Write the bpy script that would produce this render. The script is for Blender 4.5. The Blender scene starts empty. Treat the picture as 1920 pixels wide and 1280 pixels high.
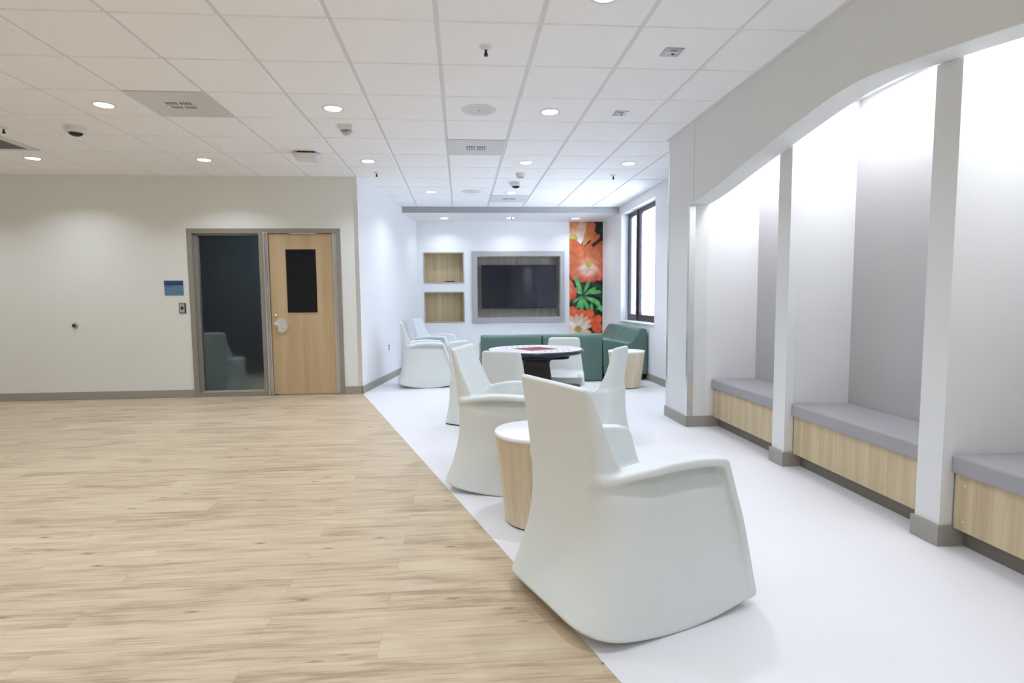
import bpy, bmesh, math, random
import numpy as np
from mathutils import Vector, Matrix

PI = math.pi
D = bpy.data
SC = bpy.context.scene
COL = SC.collection
random.seed(4)

SPREAD, WATT = 128.0, 6.3
# ------------------------------------------------------------------ helpers
def link(o, parent=None):
    COL.objects.link(o)
    if parent is not None:
        o.parent = parent
    return o

def tag(o, label=None, cat=None, group=None, kind=None):
    if label: o["label"] = label
    if cat: o["category"] = cat
    if group: o["group"] = group
    if kind: o["kind"] = kind
    return o

def thing(name, label, cat, loc=(0, 0, 0), rz=0.0, group=None, kind=None):
    o = D.objects.new(name, None)
    o.empty_display_size = 0.1
    COL.objects.link(o)
    o.location = loc
    o.rotation_euler = (0, 0, rz)
    return tag(o, label, cat, group, kind)

def copy_tree(o, parent=None):
    c = o.copy()
    COL.objects.link(c)
    c.parent = parent
    for ch in list(o.children):
        copy_tree(ch, c)
    return c

class MB:
    """collects shapes into one mesh"""
    def __init__(s):
        s.bm = bmesh.new()
    def box(s, x0, x1, y0, y1, z0, z1, bevel=0.0, seg=2):
        r = bmesh.ops.create_cube(s.bm, size=1.0)
        vs = r["verts"]
        for v in vs:
            v.co = Vector(((x0 + x1) / 2 + v.co.x * (x1 - x0), (y0 + y1) / 2 + v.co.y * (y1 - y0), (z0 + z1) / 2 + v.co.z * (z1 - z0)))
        if bevel > 0:
            es = list({e for v in vs for e in v.link_edges})
            bmesh.ops.bevel(s.bm, geom=es, offset=bevel, segments=seg, profile=0.5, affect="EDGES")
        return s
    def lathe(s, prof, n=32, c=(0, 0), cap0=True, cap1=True, power=None):
        """prof: list of (r, z) from bottom to top; power: superellipse exponent for a squarish section"""
        rings = []
        for r, z in prof:
            ring = []
            for i in range(n):
                a = 2 * PI * i / n
                ca, sa = math.cos(a), math.sin(a)
                k = 1.0
                if power:
                    k = (abs(ca) ** power + abs(sa) ** power) ** (-1.0 / power)
                ring.append(s.bm.verts.new((c[0] + r * k * ca, c[1] + r * k * sa, z)))
            rings.append(ring)
        for a, b in zip(rings[:-1], rings[1:]):
            for i in range(n):
                j = (i + 1) % n
                s.bm.faces.new((a[i], a[j], b[j], b[i]))
        if cap0: s.bm.faces.new(list(reversed(rings[0])))
        if cap1: s.bm.faces.new(rings[-1])
        return s
    def prism(s, pts, axis, a, b):
        """closed polygon pts (2D) extruded along axis from a to b"""
        def P(p, t):
            if axis == 0: return (t, p[0], p[1])
            if axis == 1: return (p[0], t, p[1])
            return (p[0], p[1], t)
        A = [s.bm.verts.new(P(p, a)) for p in pts]
        B = [s.bm.verts.new(P(p, b)) for p in pts]
        n = len(pts)
        s.bm.faces.new(A)
        s.bm.faces.new(list(reversed(B)))
        for i in range(n):
            j = (i + 1) % n
            s.bm.faces.new((A[j], A[i], B[i], B[j]))
        return s
    def tube(s, pts, r, n=10):
        pts = [Vector(p) for p in pts]
        rings = []
        for i, p in enumerate(pts):
            t = (pts[min(i + 1, len(pts) - 1)] - pts[max(i - 1, 0)]).normalized()
            u = t.orthogonal().normalized() if not rings else (u - t * u.dot(t)).normalized()
            w = t.cross(u)
            rings.append([s.bm.verts.new(p + (u * math.cos(2 * PI * k / n) + w * math.sin(2 * PI * k / n)) * r) for k in range(n)])
        for a, b in zip(rings[:-1], rings[1:]):
            for k in range(n):
                j = (k + 1) % n
                s.bm.faces.new((a[k], a[j], b[j], b[k]))
        s.bm.faces.new(list(reversed(rings[0])))
        s.bm.faces.new(rings[-1])
        return s
    def build(s, name, mat, parent=None, smooth=None, loc=None):
        me = D.meshes.new(name)
        bmesh.ops.recalc_face_normals(s.bm, faces=s.bm.faces[:])
        if smooth is not None:
            for f in s.bm.faces: f.smooth = True
            for e in s.bm.edges:
                if len(e.link_faces) == 2 and e.calc_face_angle(0) > math.radians(smooth):
                    e.smooth = False
        s.bm.to_mesh(me)
        s.bm.free()
        me.materials.append(mat)
        o = D.objects.new(name, me)
        if loc: o.location = loc
        return link(o, parent)

# ------------------------------------------------------------------ materials
def mat(name, col, rough=0.5, metal=0.0, noise=0.0, nscale=8.0, bump=0.0, bscale=200.0, spec=0.5, coat=0.0):
    m = D.materials.new(name)
    m.use_nodes = True
    nt = m.node_tree
    b = nt.nodes["Principled BSDF"]
    b.inputs["Base Color"].default_value = (*col, 1)
    b.inputs["Roughness"].default_value = rough
    b.inputs["Metallic"].default_value = metal
    b.inputs["Specular IOR Level"].default_value = spec
    b.inputs["Coat Weight"].default_value = coat
    tc = nt.nodes.new("ShaderNodeTexCoord")
    if noise > 0:
        n = nt.nodes.new("ShaderNodeTexNoise")
        n.inputs["Scale"].default_value = nscale
        n.inputs["Detail"].default_value = 4
        nt.links.new(tc.outputs["Object"], n.inputs["Vector"])
        mx = nt.nodes.new("ShaderNodeMix"); mx.data_type = "RGBA"
        mx.inputs["A"].default_value = (*[c * (1 - noise) for c in col], 1)
        mx.inputs["B"].default_value = (*[min(1, c * (1 + noise)) for c in col], 1)
        nt.links.new(n.outputs["Fac"], mx.inputs["Factor"])
        nt.links.new(mx.outputs["Result"], b.inputs["Base Color"])
    if bump > 0:
        n2 = nt.nodes.new("ShaderNodeTexNoise")
        n2.inputs["Scale"].default_value = bscale
        nt.links.new(tc.outputs["Object"], n2.inputs["Vector"])
        bp = nt.nodes.new("ShaderNodeBump")
        bp.inputs["Strength"].default_value = bump
        bp.inputs["Distance"].default_value = 0.002
        nt.links.new(n2.outputs["Fac"], bp.inputs["Height"])
        nt.links.new(bp.outputs["Normal"], b.inputs["Normal"])
    return m

def emis(name, col, strength):
    m = D.materials.new(name)
    m.use_nodes = True
    b = m.node_tree.nodes["Principled BSDF"]
    b.inputs["Base Color"].default_value = (0.8, 0.8, 0.8, 1)
    b.inputs["Emission Color"].default_value = (*col, 1)
    b.inputs["Emission Strength"].default_value = strength
    return m

def wood(name, c0, c1, axis=2, scale=1.0, rough=0.45):
    """straight-grained veneer, grain along axis"""
    m = D.materials.new(name)
    m.use_nodes = True
    nt = m.node_tree
    b = nt.nodes["Principled BSDF"]
    b.inputs["Roughness"].default_value = rough
    tc = nt.nodes.new("ShaderNodeTexCoord")
    def layer(s_across, s_along, det):
        mp = nt.nodes.new("ShaderNodeMapping")
        sc = [s_across * scale] * 3
        sc[axis] = s_along * scale
        mp.inputs["Scale"].default_value = sc
        n = nt.nodes.new("ShaderNodeTexNoise")
        n.inputs["Scale"].default_value = 1.0
        n.inputs["Detail"].default_value = det
        nt.links.new(tc.outputs["Object"], mp.inputs["Vector"])
        nt.links.new(mp.outputs["Vector"], n.inputs["Vector"])
        return n.outputs["Fac"]
    f1 = layer(12, 0.5, 3)
    f2 = layer(130, 3.0, 3)
    ad = nt.nodes.new("ShaderNodeMath"); ad.operation = "MULTIPLY_ADD"
    nt.links.new(f2, ad.inputs[0]); ad.inputs[1].default_value = 0.45
    nt.links.new(f1, ad.inputs[2])
    rp = nt.nodes.new("ShaderNodeValToRGB")
    rp.color_ramp.elements[0].position = 0.5; rp.color_ramp.elements[0].color = (*c0, 1)
    rp.color_ramp.elements[1].position = 0.95; rp.color_ramp.elements[1].color = (*c1, 1)
    nt.links.new(ad.outputs[0], rp.inputs["Fac"])
    nt.links.new(rp.outputs["Color"], b.inputs["Base Color"])
    return m

def plank_floor():
    m = D.materials.new("oak_plank_floor")
    m.use_nodes = True
    nt = m.node_tree
    N, L = nt.nodes, nt.links
    b = N["Principled BSDF"]
    tc = N.new("ShaderNodeTexCoord")
    mp = N.new("ShaderNodeMapping")
    mp.inputs["Location"].default_value = (0.31, 0.07, 0)
    L.new(tc.outputs["Object"], mp.inputs["Vector"])
    br = N.new("ShaderNodeTexBrick")
    br.offset = 0.37; br.offset_frequency = 2; br.squash = 1
    br.inputs["Scale"].default_value = 1.0
    br.inputs["Brick Width"].default_value = 1.22
    br.inputs["Row Height"].default_value = 0.152
    br.inputs["Mortar Size"].default_value = 0.0006
    br.inputs["Mortar Smooth"].default_value = 0.2
    br.inputs["Bias"].default_value = 0.0
    br.inputs["Color1"].default_value = (0, 0, 0, 1)
    br.inputs["Color2"].default_value = (1, 1, 1, 1)
    br.inputs["Mortar"].default_value = (0.5, 0.5, 0.5, 1)
    L.new(mp.outputs["Vector"], br.inputs["Vector"])
    # each plank slides its own grain
    off = N.new("ShaderNodeVectorMath"); off.operation = "MULTIPLY_ADD"
    off.inputs[1].default_value = (17.0, 9.0, 5.0)
    L.new(br.outputs["Color"], off.inputs[0]); L.new(mp.outputs["Vector"], off.inputs[2])
    def noise(sx, sy, det, dist=0.0, rough=0.55):
        q = N.new("ShaderNodeMapping"); q.inputs["Scale"].default_value = (sx, sy, 1)
        L.new(off.outputs[0], q.inputs["Vector"])
        n = N.new("ShaderNodeTexNoise")
        n.inputs["Scale"].default_value = 1.0; n.inputs["Detail"].default_value = det
        n.inputs["Distortion"].default_value = dist; n.inputs["Roughness"].default_value = rough
        L.new(q.outputs["Vector"], n.inputs["Vector"])
        return n.outputs["Fac"]
    g1 = noise(2.6, 42, 4, 0.4)
    g2 = noise(5.0, 130, 3, 0.2)
    g3 = noise(2.2, 9.0, 3, 0.3)
    def mad(a, k, c):
        x = N.new("ShaderNodeMath"); x.operation = "MULTIPLY_ADD"
        L.new(a, x.inputs[0]); x.inputs[1].default_value = k
        if isinstance(c, (int, float)): x.inputs[2].default_value = c
        else: L.new(c, x.inputs[2])
        return x.outputs[0]
    s = mad(g1, 0.55, mad(g2, 0.42, mad(g3, 0.62, mad(br.outputs["Color"], 0.10, -0.38))))
    rp = N.new("ShaderNodeValToRGB")
    e = rp.color_ramp.elements
    e[0].position = 0.27; e[0].color = (0.345, 0.260, 0.165, 1)
    e[1].position = 0.70; e[1].color = (0.620, 0.512, 0.360, 1)
    x = e.new(0.45); x.color = (0.515, 0.406, 0.272, 1)
    L.new(s, rp.inputs["Fac"])
    # knots: small stretched dark spots
    q = N.new("ShaderNodeMapping"); q.inputs["Scale"].default_value = (3.4, 12.0, 1)
    L.new(off.outputs[0], q.inputs["Vector"])
    vo = N.new("ShaderNodeTexVoronoi"); vo.inputs["Scale"].default_value = 1.0
    L.new(q.outputs["Vector"], vo.inputs["Vector"])
    kr = N.new("ShaderNodeMapRange")
    kr.inputs["From Min"].default_value = 0.03; kr.inputs["From Max"].default_value = 0.15
    kr.inputs["To Min"].default_value = 0.85; kr.inputs["To Max"].default_value = 0.0
    L.new(vo.outputs["Distance"], kr.inputs["Value"])
    gate = N.new("ShaderNodeMath"); gate.operation = "GREATER_THAN"; gate.inputs[1].default_value = 0.42
    sx = N.new("ShaderNodeSeparateColor"); L.new(vo.outputs["Color"], sx.inputs[0])
    L.new(sx.outputs[0], gate.inputs[0])
    kk = N.new("ShaderNodeMath"); kk.operation = "MULTIPLY"
    L.new(kr.outputs[0], kk.inputs[0]); L.new(gate.outputs[0], kk.inputs[1])
    mx = N.new("ShaderNodeMix"); mx.data_type = "RGBA"
    mx.inputs["B"].default_value = (0.17, 0.105, 0.06, 1)
    L.new(kk.outputs[0], mx.inputs["Factor"]); L.new(rp.outputs["Color"], mx.inputs["A"])
    # seams
    mx2 = N.new("ShaderNodeMix"); mx2.data_type = "RGBA"
    mx2.inputs["B"].default_value = (0.33, 0.25, 0.165, 1)
    L.new(br.outputs["Fac"], mx2.inputs["Factor"]); L.new(mx.outputs["Result"], mx2.inputs["A"])
    L.new(mx2.outputs["Result"], b.inputs["Base Color"])
    b.inputs["Roughness"].default_value = 0.42
    b.inputs["Specular IOR Level"].default_value = 0.35
    return m

def attr_mat(name, rough=0.5):
    m = D.materials.new(name)
    m.use_nodes = True
    nt = m.node_tree
    a = nt.nodes.new("ShaderNodeAttribute"); a.attribute_name = "print"
    nt.links.new(a.outputs["Color"], nt.nodes["Principled BSDF"].inputs["Base Color"])
    nt.nodes["Principled BSDF"].inputs["Roughness"].default_value = rough
    return m

def glass_mat(name, tint, gloss=0.06, rough=0.0):
    m = D.materials.new(name)
    m.use_nodes = True
    nt = m.node_tree
    nt.nodes.remove(nt.nodes["Principled BSDF"])
    out = nt.nodes["Material Output"]
    t = nt.nodes.new("ShaderNodeBsdfTransparent"); t.inputs["Color"].default_value = (*tint, 1)
    g = nt.nodes.new("ShaderNodeBsdfGlossy"); g.inputs["Roughness"].default_value = rough
    f = nt.nodes.new("ShaderNodeFresnel"); f.inputs["IOR"].default_value = 1.45
    ge = nt.nodes.new("ShaderNodeNewGeometry")
    fm = nt.nodes.new("ShaderNodeMath"); fm.operation = "SUBTRACT"; fm.inputs[0].default_value = 1.0
    nt.links.new(ge.outputs["Backfacing"], fm.inputs[1])
    ff = nt.nodes.new("ShaderNodeMath"); ff.operation = "MULTIPLY"
    nt.links.new(f.outputs[0], ff.inputs[0]); nt.links.new(fm.outputs[0], ff.inputs[1])
    mx = nt.nodes.new("ShaderNodeMixShader")
    nt.links.new(ff.outputs[0], mx.inputs[0])
    nt.links.new(t.outputs[0], mx.inputs[1]); nt.links.new(g.outputs[0], mx.inputs[2])
    nt.links.new(mx.outputs[0], out.inputs["Surface"])
    return m

def frosted_mat(name, tint, rough):
    m = D.materials.new(name)
    m.use_nodes = True
    b = m.node_tree.nodes["Principled BSDF"]
    b.inputs["Base Color"].default_value = (*tint, 1)
    b.inputs["Transmission Weight"].default_value = 1.0
    b.inputs["Roughness"].default_value = rough
    b.inputs["IOR"].default_value = 1.2
    return m

M = dict(
    ceiling=mat("ceiling_tile_white", (0.92, 0.92, 0.925), 0.95, noise=0.01, nscale=3, bump=0.15, bscale=350),
    grid=mat("ceiling_grid_white", (0.72, 0.72, 0.73), 0.6),
    warm=mat("warm_white_paint", (0.775, 0.785, 0.745), 0.75, noise=0.008, nscale=2, bump=0.05, bscale=160),
    white=mat("white_paint", (0.80, 0.80, 0.81), 0.7, noise=0.006, nscale=2, bump=0.05, bscale=160),
    arch=mat("arch_paint", (0.735, 0.745, 0.735), 0.7, noise=0.008, nscale=2, bump=0.05, bscale=160),
    niche=mat("niche_white", (0.80, 0.80, 0.81), 0.7, noise=0.006, nscale=2),
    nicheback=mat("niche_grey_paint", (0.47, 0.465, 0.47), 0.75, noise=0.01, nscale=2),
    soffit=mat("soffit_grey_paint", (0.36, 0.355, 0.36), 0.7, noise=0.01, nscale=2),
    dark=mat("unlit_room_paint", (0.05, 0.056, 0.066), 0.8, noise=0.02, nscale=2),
    base=mat("taupe_rubber_base", (0.335, 0.315, 0.278), 0.55, noise=0.015, nscale=5),
    kick=mat("dark_taupe_kick", (0.20, 0.185, 0.16), 0.6, noise=0.02, nscale=5),
    frame=mat("taupe_painted_steel", (0.275, 0.256, 0.220), 0.5, noise=0.012, nscale=4),
    alu=mat("brushed_aluminium", (0.62, 0.63, 0.65), 0.32, 1.0, noise=0.03, nscale=30),
    steel=mat("stainless_steel", (0.78, 0.78, 0.775), 0.27, 0.78, noise=0.02, nscale=20),
    tvframe=mat("grey_powder_coat", (0.44, 0.425, 0.415), 0.42, 0.2, noise=0.01, nscale=6),
    chair=mat("pale_sage_polyethylene", (0.71, 0.752, 0.74), 0.42, noise=0.008, nscale=6, bump=0.08, bscale=420, spec=0.45),
    green=mat("sage_green_polymer", (0.090, 0.165, 0.143), 0.40, noise=0.02, nscale=4, bump=0.08, bscale=400, spec=0.5),
    drumtop=mat("white_laminate", (0.86, 0.86, 0.87), 0.35, noise=0.005, nscale=6),
    navy=mat("navy_edge_polymer", (0.020, 0.020, 0.048), 0.28, noise=0.05, nscale=8),
    espresso=mat("espresso_polymer", (0.016, 0.010, 0.008), 0.42, noise=0.05, nscale=8),
    black=mat("black_plastic", (0.012, 0.012, 0.014), 0.35, noise=0.02, nscale=8),
    screen=mat("dark_screen", (0.006, 0.011, 0.026), 0.06, noise=0.02, nscale=4, spec=0.6),
    plastic=mat("white_device_plastic", (0.74, 0.74, 0.73), 0.45, noise=0.01, nscale=8),
    greyplastic=mat("grey_device_plastic", (0.40, 0.40, 0.40), 0.45, noise=0.02, nscale=8),
    metalpanel=mat("painted_metal_panel", (0.68, 0.68, 0.68), 0.4, 0.0, noise=0.012, nscale=3),
    slot=mat("grille_slot_dark", (0.13, 0.13, 0.135), 0.7, noise=0.02, nscale=9),
    plate=mat("satin_steel_plate", (0.42, 0.43, 0.44), 0.35, 0.9, noise=0.03, nscale=20),
    bronze=mat("dark_bronze_window_frame", (0.030, 0.027, 0.040), 0.35, noise=0.03, nscale=8),
    sill=mat("white_sill", (0.80, 0.80, 0.82), 0.4, noise=0.005, nscale=5),
    cushion=mat("grey_vinyl_upholstery", (0.345, 0.335, 0.35), 0.55, noise=0.015, nscale=6, bump=0.1, bscale=300),
    doorwood=wood("maple_door_veneer", (0.46, 0.328, 0.178), (0.57, 0.428, 0.258), 2, 0.8, 0.4),
    ash=wood("ash_laminate", (0.43, 0.33, 0.19), (0.65, 0.53, 0.345), 2, 1.0, 0.45),
    drumwood=wood("pale_oak_laminate", (0.54, 0.44, 0.295), (0.76, 0.66, 0.49), 2, 0.9, 0.45),
    greige=wood("hazed_ash_laminate", (0.34, 0.305, 0.26), (0.50, 0.455, 0.40), 2, 1.0, 0.5),  # ash with the clear cover's haze put into its colour
    planks=plank_floor(),
    vinyl=mat("white_speckled_vinyl", (0.725, 0.720, 0.735), 0.38, noise=0.025, nscale=260, spec=0.4),
    lamp=emis("downlight_lens", (.97, 0.985, 1.0), 6.0),
    nichelamp=emis("niche_light_lens", (0.91, 0.93, 1.0), 10.0),
    pane=glass_mat("clear_glass", (0.97, 0.98, 0.98)),
    darkpane=glass_mat("dark_glass", (0.25, 0.27, 0.28)),
    frosted=frosted_mat("dark_frosted_glass", (0.42, 0.48, 0.51), 0.30),
    cover=glass_mat("clear_polycarbonate", (0.95, 0.95, 0.95), rough=0.03),
    blue=mat("blue_sign_face", (0.10, 0.22, 0.36), 0.4, noise=0.05, nscale=12),
    bluedark=mat("dark_blue_sign_band", (0.025, 0.06, 0.16), 0.4, noise=0.3, nscale=25),
    bluemid=mat("sign_marks", (0.05, 0.11, 0.2), 0.5, noise=0.05, nscale=20),
    blind=mat("white_blind_slat", (0.85, 0.86, 0.88), 0.5, noise=0.005, nscale=6),
    print=attr_mat("flower_print", 0.4),
    game=attr_mat("game_board_print", 0.5),
)
# blind slats let daylight glow through
_nt = M["blind"].node_tree
_b = _nt.nodes["Principled BSDF"]
_tr = _nt.nodes.new("ShaderNodeBsdfTranslucent"); _tr.inputs["Color"].default_value = (0.85, 0.88, 0.95, 1)
_mx = _nt.nodes.new("ShaderNodeMixShader"); _mx.inputs[0].default_value = 0.5
_nt.links.new(_b.outputs[0], _mx.inputs[1]); _nt.links.new(_tr.outputs[0], _mx.inputs[2])
_nt.links.new(_mx.outputs[0], _nt.nodes["Material Output"].inputs["Surface"])

# ------------------------------------------------------------------ implicit-surface modelling
def spl(pts):
    """smooth curve y(x) through pts, returned as a sampled function"""
    pts = sorted(pts)
    x = np.array([p[0] for p in pts], float); y = np.array([p[1] for p in pts], float)
    h = np.diff(x); dl = np.diff(y) / h
    m = np.zeros(len(x))
    m[0], m[-1] = dl[0], dl[-1]
    for i in range(1, len(x) - 1):
        if dl[i - 1] * dl[i] > 0:
            m[i] = (h[i - 1] * dl[i - 1] + h[i] * dl[i]) / (h[i - 1] + h[i])
            lim = 3 * min(abs(dl[i - 1]), abs(dl[i])); m[i] = math.copysign(min(abs(m[i]), lim), m[i])
    X, Y = [], []
    for i in range(len(h)):
        t = np.linspace(0, 1, 60, endpoint=(i == len(h) - 1))
        a, b2 = t ** 2, t ** 3
        X.append(x[i] + t * h[i])
        Y.append((2 * b2 - 3 * a + 1) * y[i] + (b2 - 2 * a + t) * h[i] * m[i] + (-2 * b2 + 3 * a) * y[i + 1] + (b2 - a) * h[i] * m[i + 1])
    X = np.concatenate(X); Y = np.concatenate(Y)
    lo, hi = m[0], m[-1]
    def f(q):
        r = np.interp(q, X, Y)
        r = np.where(q < X[0], Y[0] + lo * (q - X[0]), r)
        return np.where(q > X[-1], Y[-1] + hi * (q - X[-1]), r)
    return f

def smax(a, b, k):
    h = np.maximum(k - np.abs(a - b), 0) / k
    return np.maximum(a, b) + h * h * k * 0.25
def smin(a, b, k):
    return -smax(-a, -b, k)

def isosurface(f, lo, hi, h):
    """surface nets with projection; returns verts, quads, normals"""
    lo = np.array(lo, float); n = np.ceil((np.array(hi) - lo) / h).astype(int) + 1
    ax = [lo[i] + h * np.arange(n[i]) for i in range(3)]
    X, Y, Z = np.meshgrid(*ax, indexing="ij")
    V = f(X, Y, Z)
    S = V < 0
    c = [(i, j, k) for i in (0, 1) for j in (0, 1) for k in (0, 1)]
    def corner(A, o): return A[o[0]:n[0] - 1 + o[0], o[1]:n[1] - 1 + o[1], o[2]:n[2] - 1 + o[2]]
    cnt = sum(corner(S, o).astype(int) for o in c)
    act = (cnt > 0) & (cnt < 8)
    acc = np.zeros(act.shape + (3,)); num = np.zeros(act.shape)
    base = [corner(X, (0, 0, 0)), corner(Y, (0, 0, 0)), corner(Z, (0, 0, 0))]
    for a in c:
        for d in range(3):
            if a[d]: continue
            b2 = list(a); b2[d] = 1; b2 = tuple(b2)
            va, vb = corner(V, a), corner(V, b2)
            cr = ((va < 0) != (vb < 0))
            t = np.where(cr, va / np.where(cr, va - vb, 1), 0)
            for q in range(3):
                acc[..., q] += np.where(cr, base[q] + h * (a[q] + (t if q == d else 0)), 0)
            num += cr
    idx = -np.ones(act.shape, int); idx[act] = np.arange(act.sum())
    P = acc[act] / num[act][:, None]
    quads = []
    for d in range(3):
        u, w = (d + 1) % 3, (d + 2) % 3
        s0 = [slice(None)] * 3; s1 = [slice(None)] * 3
        s0[d] = slice(0, n[d] - 1); s1[d] = slice(1, n[d])
        A, B = S[tuple(s0)], S[tuple(s1)]
        cr = A != B
        I = np.argwhere(cr)
        I = I[(I[:, u] > 0) & (I[:, w] > 0) & (I[:, u] < n[u] - 1) & (I[:, w] < n[w] - 1)]
        inside = A[tuple(I.T)]
        def cell(du, dw):
            J = I.copy(); J[:, u] -= du; J[:, w] -= dw
            return idx[tuple(J.T)]
        q = np.stack([cell(1, 1), cell(0, 1), cell(0, 0), cell(1, 0)], 1)
        q[~inside] = q[~inside][:, ::-1]
        quads.append(q)
    Q = np.concatenate(quads)
    def grad(P):
        e = 1.5e-3; g = np.zeros_like(P)
        for q in range(3):
            d = np.zeros(3); d[q] = e
            g[:, q] = (f(*(P + d).T) - f(*(P - d).T)) / (2 * e)
        return g
    for _ in range(3):
        g = grad(P); gg = (g * g).sum(1) + 1e-9
        st = -(f(*P.T) / gg)[:, None] * g
        ln = np.linalg.norm(st, axis=1)
        P = P + st * np.minimum(1, 0.5 * h / np.maximum(ln, 1e-9))[:, None]
    g = grad(P)
    Nn = g / (np.linalg.norm(g, axis=1)[:, None] + 1e-9)
    return P, Q, Nn

def iso_parts(P, Q, Nn, classify, mats, parent, names=None):
    """cut the shell into parts; classify(face centres, normals) -> array of part keys"""
    cen = P[Q].mean(1); nor = Nn[Q].mean(1)
    key = classify(cen, nor)
    out = {}
    for k in sorted(set(key)):
        F = Q[key == k]
        used, inv = np.unique(F, return_inverse=True)
        me = D.meshes.new(names.get(k, k) if names else k)
        me.from_pydata(P[used].tolist(), [], inv.reshape(-1, 4).tolist())
        me.polygons.foreach_set("use_smooth", [True] * len(me.polygons))
        me.update()
        me.normals_split_custom_set_from_vertices(Nn[used].tolist())
        me.materials.append(mats)
        o = D.objects.new(names.get(k, k) if names else k, me)
        out[k] = link(o, parent)
    return out

def sd_rocker(H=0.925):
    rz = spl([(0, .026), (.06, .038), (.12, .060), (.18, .083), (.29, .114), (.41, .129), (.53, .131), (.66, .121), (.8, .100), (.925, .077), (1.0, .060)])
    bf = spl([(.30, .36), (.42, .305), (.5, .275), (.6, .247), (.65, .226), (.724, .190), (.796, .160), (.87, .136), (.93, .120), (1.0, .10)])
    at = spl([(0, .598), (.1, .600), (.155, .603), (.2, .609), (.31, .632), (.42, .643), (.53, .642), (.665, .629), (.80, .600)])
    fr = spl([(0, .855), (.047, .852), (.125, .834), (.244, .810), (.383, .773), (.5, .731), (.6, .697), (.7, .655)])
    st = spl([(.2, .405), (.33, .405), (.5, .42), (.65, .437), (.74, .440), (.80, .425), (.90, .36)])
    def f(x, y, z):
        ay = np.abs(y)
        r = rz(z)
        drear = (r - x) * 0.93
        dtop = z - at(x)
        dfr = (x - fr(z)) * 0.95
        R = 1.5
        dbot = np.hypot(x - .47, z - R) - R
        tf = smax(dtop, dfr, .018)
        B = smax(tf, dbot, .02)
        back = smax((x - bf(z)) * 0.93, z - H, .02)
        whole = smax(smax(smin(dtop, back, .018), dfr, .018), dbot, .02)
        w = .313 + .031 * np.clip((.42 - z) / .38, 0, 1.1) ** 1.5
        up = np.clip((z - .12) / .42, 0, 1); bkk = np.clip(1 - (x - .12) / .24, 0, 1)
        w = w - .050 * (up * up * (3 - 2 * up)) * (bkk * bkk * (3 - 2 * bkk))
        hi = np.clip((z - .50) / .14, 0, 1); hi = hi * hi * (3 - 2 * hi)
        w = w * (1 - hi) + (.264 - .012 * np.clip((z - .6) / .33, 0, 1)) * hi
        k = .15 - .09 * np.clip((z - .15) / .45, 0, 1)
        A = smax(drear, ay - w, k)
        body = smax(A, whole, .016)
        fl = smax(B, ay - .345, .014)
        fl = smax(fl, -(tf + .034), .012)
        fl = smax(fl, ay - (.246 + .100 * np.clip((x - .130) / .22, 0, 1) ** .75), .02)
        fl = smax(fl, (.140 - x), .03)
        fl = smax(fl, .18 - ay, .02)
        U = smin(body, fl, .020)
        cav = smax(ay - (.222 + .043 * np.clip((x - .20) / .22, 0, 1)), st(x) - z, .035)
        cav = smax(cav, (bf(z) - x) * 0.93, .03)
        return smax(U, -cav, .015)
    return f

def sd_armless():
    rz = spl([(0, .0), (.08, .016), (.2, .037), (.33, .046), (.45, .044), (.54, .040), (.704, .013), (.83, -.002)])
    bf = spl([(.36, .27), (.42, .21), (.458, .176), (.487, .151), (.554, .119), (.633, .088), (.736, .060), (.83, .038)])
    ww = spl([(0, .228), (.2, .214), (.45, .205), (.6, .190), (.83, .176)])
    def f(x, y, z):
        ay = np.abs(y)
        side = ay - ww(z)
        A = smax((rz(z) - x), side, .07)
        fr = x - (.430 + .02 * (.45 - z))
        body = smax(smax(A, fr, .04), z - .455, .03)
        bk = smax(smax(A, x - bf(z), .02), z - .825, .025)
        U = smin(body, bk, .03)
        U = smax(U, .012 - z, .01)
        dish = smax(ay - .165, (.420 + .03 * np.clip((x - .34) / .09, 0, 1)) - z, .05)
        dish = smax(dish, bf(z) + .012 - x, .05)
        U = smax(U, -dish, .02)
        under = smax(smax(ay - .172, z - .375, .05), .17 - x, .05)
        return smax(U, -under, .02)
    return f

def sd_sofa(H=0.786, low=.09):
    k = H / .786
    top = spl([(-.05, .70), (0, .745), (.03, .776), (.075, .786), (.115, .779), (.15, .752), (.20, .675), (.24, .608), (.275, .572), (.32, .566), (.40, .582), (.55, .607), (.70, .627), (.80, .628)])
    def f(x, y, z):
        dt = (z - top(x) * k) * np.where((x > .13) & (x < .27), .62, .95)
        U = smax(-x + .012 * np.clip(z, 0, 1), x - .695 + .05 * np.clip(.5 - z, 0, .5), .06)
        U = smax(U, dt, .05)
        U = smax(U, np.abs(y) - .4545, .022)
        return smax(U, low - z, .02)
    return f

# ------------------------------------------------------------------ camera
cam_d = D.cameras.new("camera")
cam = D.objects.new("camera", cam_d)
COL.objects.link(cam)
F_PX, CX, CY = 1064.79, 945.33, 647.56
cam_d.sensor_fit = "HORIZONTAL"; cam_d.sensor_width = 36.0
cam_d.lens = F_PX / 1920 * 36.0
cam_d.shift_x = (960 - CX) / 1920
cam_d.shift_y = (CY - 640) / 1920
yaw, pit, rol = -.07582, -.08074, -.00948
cy, sy, cp, sp, cr, sr = math.cos(yaw), math.sin(yaw), math.cos(pit), math.sin(pit), math.cos(rol), math.sin(rol)
fwd = Vector((-sy * cp, cy * cp, sp)); rgt = Vector((cy, sy, 0)); up = rgt.cross(fwd)
r2 = rgt * cr + up * sr; u2 = -rgt * sr + up * cr
mw = Matrix((r2, u2, -fwd)).transposed().to_4x4()
mw.translation = (0, 0, 1.238)
cam.matrix_world = mw
cam_d.clip_start = 0.02
SC.camera = cam

# ------------------------------------------------------------------ setting
CH = 2.848
def S(o, label, cat):
    return tag(o, label, cat, kind="structure")

def bline(y):            # x of the line where wood meets vinyl
    return -1.317 + (7.643 - y) * 0.3063

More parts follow.
